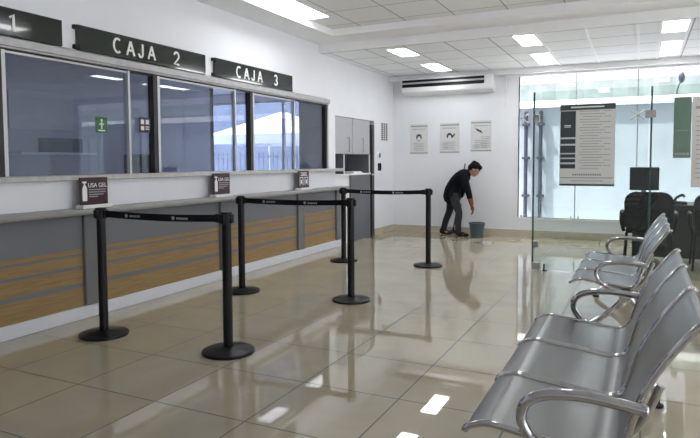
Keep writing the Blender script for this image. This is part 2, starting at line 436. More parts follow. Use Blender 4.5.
# counter signs
GS = 'counter number signs over the teller windows'
def arc(cx, cy, rx, ry, a0, a1, n=14):
    return [(cx+rx*math.cos(math.radians(a0+(a1-a0)*k/n)), cy+ry*math.sin(math.radians(a0+(a1-a0)*k/n))) for k in range(n+1)]
GLYPH = {'C': [arc(.42, .5, .36, .47, 52, 308, 20)], 'A': [[(.05, 0), (.42, .97)], [(.42, .97), (.79, 0)], [(.19, .34), (.65, .34)]],
         'J': [[(.52, .97), (.52, .28)] + arc(.31, .26, .21, .23, 0, -180, 12)[1:]],
         '1': [[(.22, .76), (.46, .97), (.46, 0)]],
         '2': [arc(.36, .68, .27, .28, 165, -38, 14) + [(.08, .045), (.66, .045)]],
         '3': [arc(.33, .72, .24, .24, 160, -90, 14), arc(.33, .25, .27, .235, 90, -165, 14)]}
def stroke_letter(bm, c, y, z, h, w):
    """letter drawn with flat bars on the board, centred at y, standing on z"""
    for li, line in enumerate(GLYPH[c]):
        P = [Vector((y+(px_-.40)*h*.92, z+pz*h, 0)) for px_, pz in line]; L = []; R = []
        for i, p in enumerate(P):
            t = (P[min(i+1, len(P)-1)]-P[max(i-1, 0)]).normalized(); n = Vector((-t.y, t.x, 0))*(w/2); L.append(p+n); R.append(p-n)
        for i in range(len(P)-1):
            q = [L[i], L[i+1], R[i+1], R[i]]; prism(bm, [(.030, v.x, v.y) for v in q], (.007+.0004*li, 0, 0))
def counter_sign(num, y0, cols, label):
    y0 -= .01; cols = [c-.025 for c in cols]
    t = thing('counter_sign', label, 'sign', (XT, y0, 2.245), 0, GS)
    obj('board', box(B(), .002, 0, 0, .030, 1.615, .205, .002), M['sign'], t)
    for z in (.005, .165): obj('bracket', box(B(), .0, -.03, z, .034, .02, z+.035, .003), M['black'], t)
    bm = B()
    for c, y in list(zip('CAJA', cols[:4])) + [(num, cols[4])]: stroke_letter(bm, c, y-y0, .038, .128, .019)
    obj('lettering', bm, M['letter'], t)
counter_sign('1', 1.77, (2.21, 2.36, 2.49, 2.62, 2.975), 'dark green counter sign reading CAJA 1, nearest along the wall')
counter_sign('2', 3.53, (3.96, 4.11, 4.245, 4.37, 4.715), 'dark green counter sign reading CAJA 2 over the teller glass')
counter_sign('3', 5.30, (5.74, 5.89, 6.03, 6.165, 6.525), 'dark green counter sign reading CAJA 3, farthest along the wall')

# gel signs on the ledge
GG = 'maroon desk signs on the counter ledge'
def gel_sign(y0, label, kind):
    t = thing('desk_sign', label, 'sign', (XT+.10, y0, .935), 0, GG)
    obj('base', box(B(), -.045, -.01, 0, .05, .29, .028, .004), M['acryl'], t)
    obj('card', box(B(), -.008, .0, .028, .006, .28, .255, .002), M['maroon'], t)
    if kind == 'gel':
        bm = B()   # white pump bottle
        o = [(.022, .06), (.062, .06), (.065, .075), (.065, .16), (.055, .185), (.048, .19), (.048, .205), (.062, .212), (.062, .222), (.018, .222), (.018, .212), (.036, .205), (.036, .19), (.028, .185), (.019, .16), (.019, .075)]
        prism(bm, [(.006, y, z) for y, z in o], (.002, 0, 0)); obj('bottle_picture', bm, M['print'], t)
        text('lettering', [('USA GEL', (.007, .172, .172), .036)], M['print'], t, '+x', .002, .98)
        bm = B()
        for z, w in ((.148, .17), (.128, .17), (.108, .15), (.09, .09)): box(bm, .006, .085, z, .0075, .085+w, z+.009)
        obj('small_print', bm, M['greyprint'], t)
    else:
        bm = B()
        for z, a, b in ((.222, .06, .22), (.205, .08, .2), (.188, .05, .23)): box(bm, .006, a, z, .0075, b, z+.009)
        for a in (.03, .16):
            box(bm, .006, a, .06, .0075, a+.012, .165); box(bm, .006, a+.08, .06, .0075, a+.092, .165)
            box(bm, .006, a, .16, .0075, a+.092, .17); box(bm, .006, a+.03, .08, .0075, a+.06, .135)
        obj('small_print', bm, M['print'], t)
gel_sign(3.44, 'maroon USA GEL desk sign nearest on the ledge, behind the first post', 'gel')
gel_sign(5.14, 'maroon USA GEL desk sign on the middle of the ledge', 'gel')
gel_sign(6.91, 'maroon desk sign with two boxed pictures on the far ledge', 'boxes')

# stickers on the teller glass
def sticker(name, y0, y1, z0, z1, m, label, fig):
    t = thing(name, label, 'sticker', (XT-.036, y0, z0))
    w, h = y1-y0, z1-z0
    obj('sheet', box(B(), 0, 0, 0, .003, w, h), m, t)
    bm = B()
    if fig:
        box(bm, .003, w*.44, h*.25, .0045, w*.56, h*.7); ball(bm, (.004, w*.5, h*.8), w*.09, .2, 1, 1, 10)
        box(bm, .003, w*.2, h*.1, .0045, w*.8, h*.18); box(bm, .003, w*.3, h*.5, .0045, w*.7, h*.58)
    else:
        box(bm, .003, w*.12, h*.55, .0045, w*.42, h*.85); box(bm, .003, w*.58, h*.55, .0045, w*.88, h*.85)
        box(bm, .003, w*.12, h*.15, .0045, w*.42, h*.42); box(bm, .003, w*.55, h*.2, .0045, w*.9, h*.28); box(bm, .003, w*.55, h*.35, .0045, w*.9, h*.42)
    obj('pictogram', bm, M['print'], t)
sticker('glass_sticker', 3.735, 3.86, 1.575, 1.71, M['green_sticker'], 'small green pictogram sticker on the wide teller pane', True)
sticker('glass_sticker', 4.24, 4.375, 1.595, 1.74, M['maroon'], 'small maroon notice sticker on the narrow teller pane', False)

# ------------------------------------------------------------------ queue barrier
GP = 'black queue posts'
def make_post(label, loc):
    t = thing('queue_post', label, 'barrier post', loc, 0, GP)
    obj('base', lathe(B(), [(.178, 0), (.180, .008), (.178, .018), (.165, .024), (.06, .034), (.042, .042)], 48), M['black'], t, 35)
    obj('pole', lathe(B(), [(.033, .038), (.033, .885)], 28), M['black'], t, 35)
    bm = lathe(B(), [(.034, .885), (.041, .89), (.041, .965), (.037, .972), (.01, .974)], 28)
    for a in range(4):
        dx, dy = math.cos(a*PI/2), math.sin(a*PI/2)
        x, y = dx*.042, dy*.042
        box(bm, x-.012-.006*abs(dy), y-.012-.006*abs(dx), .897, x+.012+.006*abs(dy), y+.012+.006*abs(dx), .957, .003)
    obj('belt_head', bm, M['black'], t, 35)
    return t
posts = [(-3.665, 3.235, 0), (-2.545, 3.30, 0), (-3.625, 4.94, 0), (-2.447, 5.045, 0), (-3.52, 7.04, 0), (-2.385, 7.136, 0)]
plab = ['black queue post nearest the counter, first pair, in front of the gel sign',
        'black queue post on the aisle side, largest and nearest of all',
        'black queue post by the counter in the middle pair',
        'black queue post on the aisle side of the middle pair',
        'black queue post by the counter in the far pair, half hidden',
        'black queue post on the aisle side of the far pair, nearest the cleaner']
p0 = make_post(plab[0], posts[0])
for k in range(1, 6): dup(p0, posts[k], plab[k])
def belt(a, b, label):
    a, b = Vector(a), Vector(b); d = (b-a); L = d.length; ang = math.atan2(d.y, d.x)
    t = thing('barrier_belt', label, 'belt', (a.x, a.y, .927), ang, 'black retractable belts between the posts')
    bm = B(); N = 16; top = []; bot = []
    pts = []
    for k in range(N+1):
        x = .055 + (L-.11)*k/N; s = -.012*math.sin(PI*k/N); pts.append((x, s))
    prism(bm, [(x, -.0015, s+.025) for x, s in pts] + [(x, -.0015, s-.025) for x, s in reversed(pts)], (0, .003, 0))
    obj('webbing', bm, M['belt'], t)
    obj('clip', box(B(), L-.086, -.012, -.030, L-.056, .012, .030, .004), M['black'], t)
    bm = B()
    for c in (.22, .60):
        x = L*c; s = -.012*math.sin(PI*c)
        lathe_pts = [(x+.014*math.cos(q*PI/8), -.0025, s+.014*math.sin(q*PI/8)) for q in range(16)]
        prism(bm, lathe_pts, (0, .0008, 0))
        for k in range(6): box(bm, x+.03+k*.017, -.0026, s-.009, x+.030+k*.017+.012, -.0016, s+.006)
    obj('printed_mark', bm, M['greyprint'], t)
belt(posts[0], posts[1], 'black printed belt between the nearest pair of posts')
belt(posts[2], posts[3], 'black printed belt between the middle pair of posts')
belt(posts[4], posts[5], 'black printed belt between the far pair of posts')

# ------------------------------------------------------------------ ceiling lights
def ceiling_light(x, y0, y1, z, label, group, w=.27):
    t = thing('ceiling_light', label, 'ceiling light', (x, y0, z), 0, group)
    L = y1-y0
    bm = B(); box(bm, -w/2-.012, -.012, -.006, -w/2, L+.012, 0); box(bm, w/2, -.012, -.006, w/2+.012, L+.012, 0)
    box(bm, -w/2, -.012, -.006, w/2, 0, 0); box(bm, -w/2, L, -.006, w/2, L+.012, 0)
    obj('frame', bm, M['white'], t)
    obj('diffuser', box(B(), -w/2, 0, -.004, w/2, L, 0), M['lamp'], t)
GL = 'white light panels in the ceiling'
ceiling_light(-3.62, 5.35, 6.60, ZA, 'bright light panel in the near ceiling above the counter', GL)
rear = [(-3.12, 7.90, 8.50, 'light panel in the rear ceiling, left column, nearer the beam'), (-3.12, 9.35, 10.15, 'light panel above the air conditioner, left column'),
        (-1.36, 7.77, 8.50, 'light panel in the rear ceiling, middle column, nearer the beam'), (-1.38, 9.20, 10.2, 'light panel in the middle column by the facade'),
        (.325, 7.75, 8.40, 'light panel in the rear ceiling, right column, nearer the beam'), (.345, 9.05, 10.2, 'light panel in the right column by the facade')]
for x, a, b, l in rear: ceiling_light(x, a, b, ZB, l, GL)
for k, (x, a) in enumerate([(-.9, 4.2), (1.8, 4.2), (3.9, 4.2), (1.8, .8)]):  # out of view panels, added to brighten the near hall
    ceiling_light(x, a, a+1.22, ZA, 'unseen light panel added above the benches and aisle to brighten the near hall', 'added light panels over the near hall')
ceiling_light(-6.2, .2, 1.2, 2.78, 'unseen light panel added to brighten the teller room', None)  # added out of view to light the teller room

# ------------------------------------------------------------------ back wall items
t = thing('air_conditioner', 'long white air conditioner with two black vents high on the back wall', 'air conditioner', (-3.99, YB, 2.515))
AW = 1.66
pr = [(0, 0), (0, .30), (-.19, .30), (-.225, .285), (-.235, .26), (-.235, .13), (-.21, .055), (-.13, .012)]
bm = B(); prism(bm, [(0, y, z) for y, z in pr], (AW, 0, 0)); bmesh.ops.bevel(bm, geom=list(bm.edges), offset=.006, segments=2, affect='EDGES')
obj('body', bm, M['white'], t, 40)
obj('intake_vent', box(B(), .015, -.242, .226, AW-.14, -.20, .268), M['black'], t)
obj('outlet_vent', box(B(), .015, -.244, .138, AW-.14, -.20, .195), M['black'], t)
obj('louver', box(B(), .015, -.250, .200, AW-.14, -.236, .222, .004), M['alu_light'], t)
obj('badge', box(B(), AW-.28, -.237, .135, AW-.17, -.230, .147), M['greyprint'], t)

def head_icon(bm, cx, cz, r):
    ball(bm, (cx, -.0085, cz), r, 1, .02, 1.0, 14)
GPO = 'grey notices on the back wall'
def wall_poster(x0, x1, z0, z1, label, kind):
    t = thing('wall_poster', label, 'poster', (x0, YB, z0), 0, GPO)
    w, h = x1-x0, z1-z0
    obj('sheet', box(B(), 0, -.008, 0, w, 0, h, .001), M['poster'], t)
    bm = B()
    box(bm, .01, -.0095, h-.05, w-.01, -.008, h-.028); box(bm, 0, -.0095, .012, w, -.008, .03)
    for k in range(5):
        z = .07+k*.032; box(bm, w*.2, -.009, z, w*(.8-.05*(k % 2)), -.008, z+.008)
    if kind == 2:
        for k in range(6): box(bm, .03, -.009, .07+k*.022, w*.42, -.008, .075+k*.022)
    if kind == 3:
        for k in range(7): box(bm, w*.5, -.009, .08+k*.03, w*.93, -.008, .088+k*.03)
        for k in range(3): box(bm, .03, -.009, .06+k*.03, w*.42, -.008, .066+k*.03)
    box(bm, w*.15, -.009, h-.10, w*.85, -.008, h-.09)
    obj('printed_lines', bm, M['greyprint'], t)
    bm = B()
    if kind in (1, 2):
        cx, cz, r = w*.5, h*.56, .055
        pts = [(cx+r*math.cos(a*PI/12)*1.0, -.0095, cz+r*math.sin(a*PI/12)*1.1) for a in range(-3, 16)] + [(cx-r*.55, -.0095, cz-.02), (cx-r*.3, -.0095, cz+.02), (cx+r*.5, -.0095, cz+.015), (cx+r*.6, -.0095, cz-.02)]
        prism(bm, pts, (0, .0012, 0))
        if kind == 1:
            for k in range(3): box(bm, cx-.03+k*.01, -.0095, cz-.065-k*.003, cx+.03-k*.01, -.008, cz-.060-k*.003)
        else:
            prism(bm, [(cx+.03, -.0095, cz-.01), (cx+.09, -.0095, cz+.05), (cx+.105, -.0095, cz+.035), (cx+.06, -.0095, cz-.03)], (0, .0012, 0))
    else:
        cx, cz = w*.36, h*.66
        for k in range(4):
            a = (cx-.05+k*.026, cz+.05-k*.012)
            prism(bm, [(a[0], -.0095, a[1]), (a[0]+.012, -.0095, a[1]+.008), (a[0]+.055, -.0095, a[1]-.045), (a[0]+.045, -.0095, a[1]-.055)], (0, .0012, 0))
    obj('picture', bm, M['slate'], t)
wall_poster(-3.905, -3.56, 1.445, 2.0, 'grey notice with a masked head, left of three on the back wall', 1)
wall_poster(-3.33, -2.965, 1.455, 2.005, 'grey notice with a coughing head, middle of three on the back wall', 2)
wall_poster(-2.76, -2.39, 1.475, 2.03, 'grey notice with washing hands, right of three on the back wall', 3)

# ------------------------------------------------------------------ alcove: cabinet, door, wall devices
t = thing('wall_cabinet', 'tall grey cabinet with two upper doors and an open niche past the teller windows', 'cabinet', (XL, 8.2, 0))
D0, D1 = -.46, -.012
bm = B(); box(bm, D0, .02, 1.435, D1-.02, 1.36, 2.015); obj('upper_body', bm, M['cab'], t)
for a, b, hy in ((.02, .66, .50), (.67, 1.36, 1.03)):
    d = obj('door', box(B(), D1-.02, a, 1.44, D1, b-.004, 2.012, .003), M['cab'], t)
    hb = tube(B(), [(D1, hy, 1.475), (D1+.03, hy, 1.475), (D1+.03, hy, 1.70), (D1, hy, 1.70)], .008, 10)
    obj('handle', hb, M['steel'], d, 40)
bm = B()
box(bm, D0, .02, 1.115, D0+.02, 1.36, 1.435); box(bm, D0, .02, 1.115, D1-.02, .04, 1.435); box(bm, D0+.02, 1.335, 1.115, D1-.012, 1.36, 1.435)
obj('niche', bm, M['niche'], t)
obj('divider', box(B(), D1-.012, .35, 1.115, D1, .37, 1.435), M['white'], t)
obj('divider', box(B(), D0+.02, .35, 1.115, D1-.012, .37, 1.435), M['niche'], t)
obj('divider', box(B(), D1-.012, 1.345, 1.115, D1+.002, 1.36, 1.435), M['white'], t)
obj('shelf', box(B(), D0, .0, 1.09, D1+.02, 1.36, 1.115, .003), M['white'], t)
obj('lower_panel', box(B(), D0, .60, 0, D1, 1.38, 1.09, .003), M['cabd'], t)
obj('side_panel', box(B(), D0, .0, 0, D1-.03, .60, 1.09), M['white'], t)
tag(obj('paper_stack', box(box(B(), XL-.25, 8.95, 1.115, XL-.02, 9.28, 1.135, .002), XL-.23, 8.93, 1.135, XL-.03, 9.24, 1.147, .002), M['white']), 'stack of white papers on the cabinet shelf', 'papers')
d = struct('door_1', box(B(), XL-.10, 9.60, 0, XL+.008, 9.71, 1.95, .003), M['bronze'], 'dark door frame edge beside the grey cabinet', 'door')
obj('latch', box(B(), XL+.008, 9.58, 1.07, XL+.02, 9.68, 1.10, .002), M['steel'], d)

t = thing('wall_notice', 'small notice with dark columns of text near the room corner', 'notice', (XL, 10.02, 1.68))
obj('sheet', box(B(), 0, 0, 0, .004, .32, .34), M['poster'], t)
bm = B()
for k in range(9): box(bm, .004, .02, .02+k*.035, .0055, .10, .045+k*.035); box(bm, .004, .13, .02+k*.035, .0055, .19, .045+k*.035); box(bm, .004, .22, .02+k*.035, .0055, .30, .045+k*.035)
obj('printed_lines', bm, M['darkprint'], t)
t = thing('wall_timer', 'small round green sensor above the black handset on the wall', 'sensor', (XL, 9.89, 1.42))
bm = lathe(B(), [(.066, 0), (.066, .025), (.05, .035)], 24); bm.transform(Matrix.Rotation(PI/2, 4, 'Y')); obj('housing', bm, M['white'], t, 40)
bm = lathe(B(), [(.046, .034), (.046, .038)], 20); bm.transform(Matrix.Rotation(PI/2, 4, 'Y')); obj('dial', bm, M['greenp'], t, 40)
t = thing('handset', 'black wall handset beside the dark door frame', 'phone', (XL, 9.91, 1.13))
obj('cradle', box(B(), -.006, -.028, .02, .022, .028, .15, .006), M['black'], t)
obj('receiver', tube(B(), smooth_path([(.025, 0, .02), (.042, 0, .045), (.042, 0, .125), (.025, 0, .15)]), .014, 10), M['black'], t, 50)

# ------------------------------------------------------------------ facade (structural glass)
JX = [WX0, -1.0, -.075, .85, 1.78, 2.7, 3.6, 4.2]
f = struct('window_5', box(box(B(), WX0, YB-.015, WZ0-.03, 4.2, YB+.13, WZ0, .004), WX0-.015, YB-.01, WZ0, WX0, YB+.13, WZ1), M['white'], 'wide frameless glass facade along the back wall', 'window')
for i in range(7):
    a, b = JX[i], JX[i+1]
    obj('pane', box(B(), a+.006, YB+.05, WZ0, b-.006, YB+.062, WZ1), M['fglass'], f)
    if i:
        obj('joint', box(B(), a-.007, YB+.046, WZ0, a+.007, YB+.066, WZ1), M['steel'], f)
for i in range(0, 7):
    a = JX[i] + (.06 if i == 0 else 0)
    for z in (2.04, WZ0+.05):
        bm = B(); y = YB+.03
        for sx, sz in ((1, 1), (1, -1), (-1, 1), (-1, -1)):
            if z < 1: continue
            if i == 0 and sx < 0: continue
            tube(bm, [(a, y, z), (a+sx*.07, y, z+sz*.055), (a+sx*.085, y+.018, z+sz*.065)], .010, 8)
            ball(bm, (a+sx*.085, y+.014, z+sz*.065), .020, 1, .6, 1, 10)
        if z > 1: ball(bm, (a, y-.005, z), .024, 1, .8, 1, 10)
        else:
            for q in (-.06, 0, .06): box(bm, a+q-.010, y-.01, WZ0, a+q+.010, y+.02, WZ0+.055, .004)
        obj('spider_fitting', bm, M['steel'], f, 50)

# ------------------------------------------------------------------ frameless glass partition
YP = 7.39; GZ = 2.12
def patch(parent, x, z, w=.075, h=.075, name='clamp'):
    obj(name, box(box(B(), x-w/2, YP-.022, z-h/2, x+w/2, YP-.007, z+h/2, .003), x-w/2, YP+.007, z-h/2, x+w/2, YP+.022, z+h/2, .003), M['steel'], parent)
def glass_leaf(name, x0, x1, label, cat):
    t = thing(name, label, cat, (0, 0, 0))
    obj('pane', box(B(), x0+.020, YP-.006, .012, x1-.004, YP+.006, GZ), M['dglass'], t)
    obj('polished_edge', box(B(), x0, YP-.0065, .012, x0+.020, YP+.0065, GZ), M['gedge'], t)
    return t
dr = glass_leaf('glass_door', -1.17, .065, 'greenish frameless glass door carrying the notice with slate blocks', 'door')
patch(dr, -1.125, 1.81, .06, .09, 'hinge'); patch(dr, -1.125, .315, .06, .075, 'hinge'); patch(dr, -1.12, .055, .09, .085, 'floor_patch')
fx = glass_leaf('glass_partition', .075, 2.6, 'fixed glass partition panel right of the glass door', 'partition')
patch(fx, .078, 1.82, .11, .08); patch(fx, .12, .05, .10, .08); patch(fx, 2.4, .05, .10, .08)
fx2 = glass_leaf('glass_partition', 2.61, XR, 'fixed glass partition panel against the side wall', 'partition')
patch(fx2, 2.66, .05); patch(fx2, 4.4, .05)
tag(obj('floor_lock', box(lathe(B(), [(.03, 0), (.03, .012)], 20, (-1.02, YP, 0)), -1.03, YP-.045, 0, -1.01, YP-.035, .09, .003), M['black']), 'small black door stop on the floor at the glass door', 'door stop')

def notice(x0, x1, z0, z1, label, kind):
    t = thing('glass_notice', label, 'notice', (x0, YP-.008, z0), 0, None)
    w, h = x1-x0, z1-z0
    obj('sheet', box(B(), 0, -.004, 0, w, 0, h), M['greenp'] if kind == 'green' else M['poster_glass'], t)
    if kind == 'list':
        bm = B()
        box(bm, 0, -.0055, h-.065, w, -.004, h)
        for z, hh in ((.55, .30), (.475, .055), (.37, .085), (.315, .04), (.26, .04), (.19, .05)):
            box(bm, .006, -.0055, z+.01, w*.29, -.004, z+hh+.01)
        box(bm, 0, -.0055, 0, w, -.004, .022)
        obj('slate_blocks', bm, M['slate'], t)
        bm = B()
        for k in range(22):
            z = .20+k*.031; a = w*(.36+.05*(k % 3 == 1)); b = w*(.72+.1*((k*7) % 3)/2)
            box(bm, a, -.005, z, b, -.004, z+.006)
            if k % 2: box(bm, w*.8, -.005, z, w*.92, -.004, z+.006)
        box(bm, .01, -.005, .088, w-.01, -.004, .098); box(bm, w*.2, -.005, .055, w*.8, -.004, .062)
        for k in range(13): box(bm, w*.24+k*.024, -.0055, .118, w*.24+k*.024+.018, -.004, .14)
        obj('printed_lines', bm, M['greyprint'], t)
        bm = B(); box(bm, w*.08, -.006, .69, w*.2, -.0055, .70); box(bm, w*.08, -.006, .675, w*.2, -.0055, .682)
        box(bm, w*.2, -.006, h-.04, w*.8, -.0055, h-.026)
        obj('white_print', bm, M['print'], t)
    elif kind == 'green':
        bm = B(); box(bm, .02, -.005, h*.45, w-.02, -.004, h*.46)
        for k in range(4): box(bm, .02+k*.035, -.005, .03, .045+k*.035, -.004, .055)
        obj('white_print', bm, M['greyprint'], t)
    else:
        bm = B(); box(bm, .03, -.005, h-.13, w-.05, -.004, h-.10)
        for k in range(14): box(bm, .04, -.005, .1+k*.05, w-.06, -.004, .107+k*.05)
        obj('printed_lines', bm, M['greyprint'], t)
notice(-.865, -.275, 1.02, 1.955, 'large grey notice with slate blocks hung on the glass door', 'list')
notice(.30, .465, 1.335, 1.985, 'narrow green notice on the glass right of the door', 'green')
notice(.475, 1.05, 1.02, 1.985, 'large pale notice on the glass at the right edge', 'plain')

# ------------------------------------------------------------------ cleaner, bucket, mop
px, py = -2.95, 10.28
t = thing('person', 'person in dark jacket and grey trousers bending over a bucket with a red glove', 'person', (px, py, 0))
P = lambda x, y, z, a, b=None: (x-px, y-py, z, a, b if b else a)
# body: one surface, skin coloured
bm = B()
limb(bm, [P(-3.00, 10.28, .76, .125, .10), P(-2.95, 10.28, .89, .125, .10), P(-2.86, 10.28, 1.00, .14, .105), P(-2.80, 10.28, 1.045, .115, .075)])
limb(bm, [P(-2.76, 10.28, 1.075, .06), P(-2.69, 10.28, 1.11, .05), P(-2.63, 10.28, 1.14, .052)])
hx, hz = -2.600-px, 1.160
fwd, up = Vector((.78, 0, -.62)), Vector((.62, 0, .78))
def hp(f, y, u): return Vector((hx, 0, hz)) + fwd*f + up*u + Vector((0, y, 0))
def hball(f, y, u, r, s=(1, 1, 1)): ball(bm, hp(f, y, u), r, *s, 14)
hball(-.012, 0, .03, .088, (1.04, .88, 1.0)); hball(.025, 0, -.03, .066, (1, .88, 1.05)); hball(.045, 0, -.072, .040, (1, .95, .9))
hball(.088, 0, -.012, .014); hball(.078, 0, .010, .012); hball(.077, .026, .028, .016); hball(.077, -.026, .028, .016)
hball(.082, 0, -.045, .016, (1, 1.5, .6)); hball(.0, .076, -.006, .022, (1, .5, 1.3)); hball(.0, -.076, -.006, .022, (1, .5, 1.3))
limb(bm, [P(-2.755, 10.16, 1.035, .055), P(-2.70, 10.125, .90, .046), P(-2.665, 10.12, .785, .040), P(-2.635, 10.13, .68, .036), P(-2.617, 10.14, .605, .027)])
limb(bm, [P(-2.775, 10.41, 1.03, .055), P(-2.83, 10.46, .90, .046), P(-2.86, 10.47, .80, .040), P(-2.89, 10.45, .70, .036), P(-2.915, 10.43, .63, .028)])
def hand(wx, wy, wz, s):
    limb(bm, [P(wx, wy, wz, .027, .022), P(wx+.006, wy, wz-.045, .038, .019), P(wx+.010, wy, wz-.085, .038, .017)])
    for dy, L in ((-.028, .90), (-.009, 1.05), (.010, 1.0), (.028, .80)):
        x, z = wx+.010, wz-.085
        limb(bm, [P(x, wy+dy, z, .0095), P(x+.010, wy+dy*1.1, z-.035*L, .0092), P(x+.008, wy+dy*1.1, z-.062*L, .0085), P(x-.006, wy+dy, z-.086*L, .0075)], 10)
    limb(bm, [P(wx+.006, wy-.020*s, wz-.025, .012), P(wx+.034, wy-.034*s, wz-.055, .011), P(wx+.044, wy-.030*s, wz-.088, .009)], 10)
hand(-2.612, 10.142, .575, 1); hand(-2.925, 10.43, .60, -1)
for hip, knee, ank, toe in (((-2.965, 10.20, .74), (-2.845, 10.18, .41), (-2.848, 10.175, .09), (-2.74, 10.17, .035)), ((-3.01, 10.36, .74), (-3.075, 10.375, .42), (-3.185, 10.385, .10), (-3.09, 10.385, .035))):
    m1 = [(a+b)/2 for a, b in zip(hip, knee)]; m2 = [(a+b)/2 for a, b in zip(knee, ank)]
    limb(bm, [P(*hip, .080), P(*m1, .062), P(*knee, .046), P(m2[0]-.012, m2[1], m2[2], .043), P(*ank, .032)])
    limb(bm, [P(ank[0], ank[1], .06, .034, .034), P(toe[0]-.04, toe[1], .045, .036, .03), P(*toe, .036, .022)])
fused('body', bm, M['skin'], t, .0055, 3)
bm = B()
limb(bm, [P(-3.00, 10.28, .700, .185, .150), P(-2.99, 10.28, .79, .178, .140), P(-2.935, 10.28, .91, .160, .130), P(-2.86, 10.28, 1.00, .175, .130), P(-2.785, 10.28, 1.065, .165, .118), P(-2.735, 10.28, 1.095, .10, .088), P(-2.715, 10.28, 1.105, .075, .07)])
limb(bm, [P(-2.765, 10.165, 1.03, .078), P(-2.705, 10.125, .90, .064), P(-2.665, 10.118, .785, .056), P(-2.640, 10.128, .68, .050)])
limb(bm, [P(-2.78, 10.405, 1.03, .078), P(-2.83, 10.46, .90, .064), P(-2.86, 10.47, .80, .056), P(-2.885, 10.45, .70, .050)])
fused('jacket', bm, M['jacket'], t, .009, 4)
bm = B()
for hip, knee, ank in (((-2.965, 10.205, .74), (-2.845, 10.18, .41), (-2.850, 10.175, .060)), ((-3.01, 10.355, .74), (-3.075, 10.375, .42), (-3.187, 10.385, .070))):
    m1 = [(a+b)/2 for a, b in zip(hip, knee)]; m2 = [(a+b)/2 for a, b in zip(knee, ank)]
    limb(bm, [P(*hip, .094), P(*m1, .078), P(*knee, .060), P(m2[0]-.010, m2[1], m2[2], .057), P(*ank, .050)])
fused('trousers', bm, M['trouser'], t, .009, 4)
bm = B()
limb(bm, [P(-2.637, 10.13, .67, .050), P(-2.622, 10.14, .605, .043), P(-2.608, 10.142, .54, .045, .028), P(-2.603, 10.142, .50, .045, .025)])
for dy, L in ((-.028, .90), (-.009, 1.05), (.010, 1.0), (.028, .80)):
    x, z = -2.602, .49
    limb(bm, [P(x, 10.142+dy, z+.02, .013), P(x+.010, 10.142+dy*1.15, z-.035*L, .0125), P(x+.008, 10.142+dy*1.15, z-.062*L, .012), P(x-.006, 10.142+dy*1.05, z-.088*L, .011)], 10)
limb(bm, [P(-2.606, 10.122, .55, .016), P(-2.578, 10.108, .52, .0145), P(-2.568, 10.112, .485, .0125)], 10)
fused('glove', bm, M['glove'], t, .0045, 2)
bm = B()
hball(-.030, 0, .050, .094, (1.05, .95, .95)); hball(-.065, 0, .0, .070, (1, 1.05, 1.0)); hball(.045, 0, .072, .045, (1.2, 1.3, .7))
for k in range(26):
    a = k*2.4; hball(-.02+.078*math.cos(a), .068*math.sin(a*1.31), .078+.026*math.sin(k*1.7), .028)
fused('hair', bm, M['hair'], t, .008, 2)
def shoe(x, y, rz, tip):
    bm = B(); skin_pts = None
    ball(bm, (x+.02, y, .045), .05, 1.9, .85, .9, 14); ball(bm, (x+.105, y, .034), .045, 1.6, .9, .75, 14); ball(bm, (x-.02, y, .07), .05, .95, .85, 1.1, 12)
    for v in bm.verts:
        if v.co.z < .004: v.co.z = .004
    return bm
obj('shoe', shoe(-2.835-px, 10.17-py, 0, 0), M['black'], t, 50)
obj('shoe', shoe(-3.19-px, 10.39-py, 0, 0), M['black'], t, 50)

t = thing('bucket', 'blue grey plastic bucket on the floor under the red glove', 'bucket', (-2.535, 10.20, 0))
obj('shell', lathe(B(), [(.098, .004), (.104, 0), (.132, .235), (.142, .238), (.142, .252), (.128, .254), (.126, .235), (.100, .012), (.02, .010)], 36), M['bucket'], t, 40)
obj('water', lathe(B(), [(.120, .185), (.120, .190), (.01, .192)], 30), M['water'], t, 40)
obj('bail', tube(B(), smooth_path([(-.138, 0, .235), (-.12, .05, .19), (0, .148, .15), (.12, .05, .19), (.138, 0, .235)]), .004, 8), M['steel'], t, 50)

t = thing('mop', 'thin dark mop held upright behind the cleaner', 'mop', (-3.02, 10.44, 0))
obj('handle', tube(B(), [(.0, 0, .10), (.095, .01, .62), (.205, .02, 1.27)], .012, 10), M['wood'], t, 40)
bm = B(); tube(bm, [(0, 0, .12), (.0, 0, .055)], .018, 10)
for k in range(14):
    a = (k-6.5)/6.5; tube(bm, smooth_path([(a*.03, 0, .07), (a*.09, .015*math.sin(k*2), .045), (a*.15, .03*math.sin(k), .012)], 3), .012, 6)
obj('mop_head', bm, M['trouser'], t, 50)

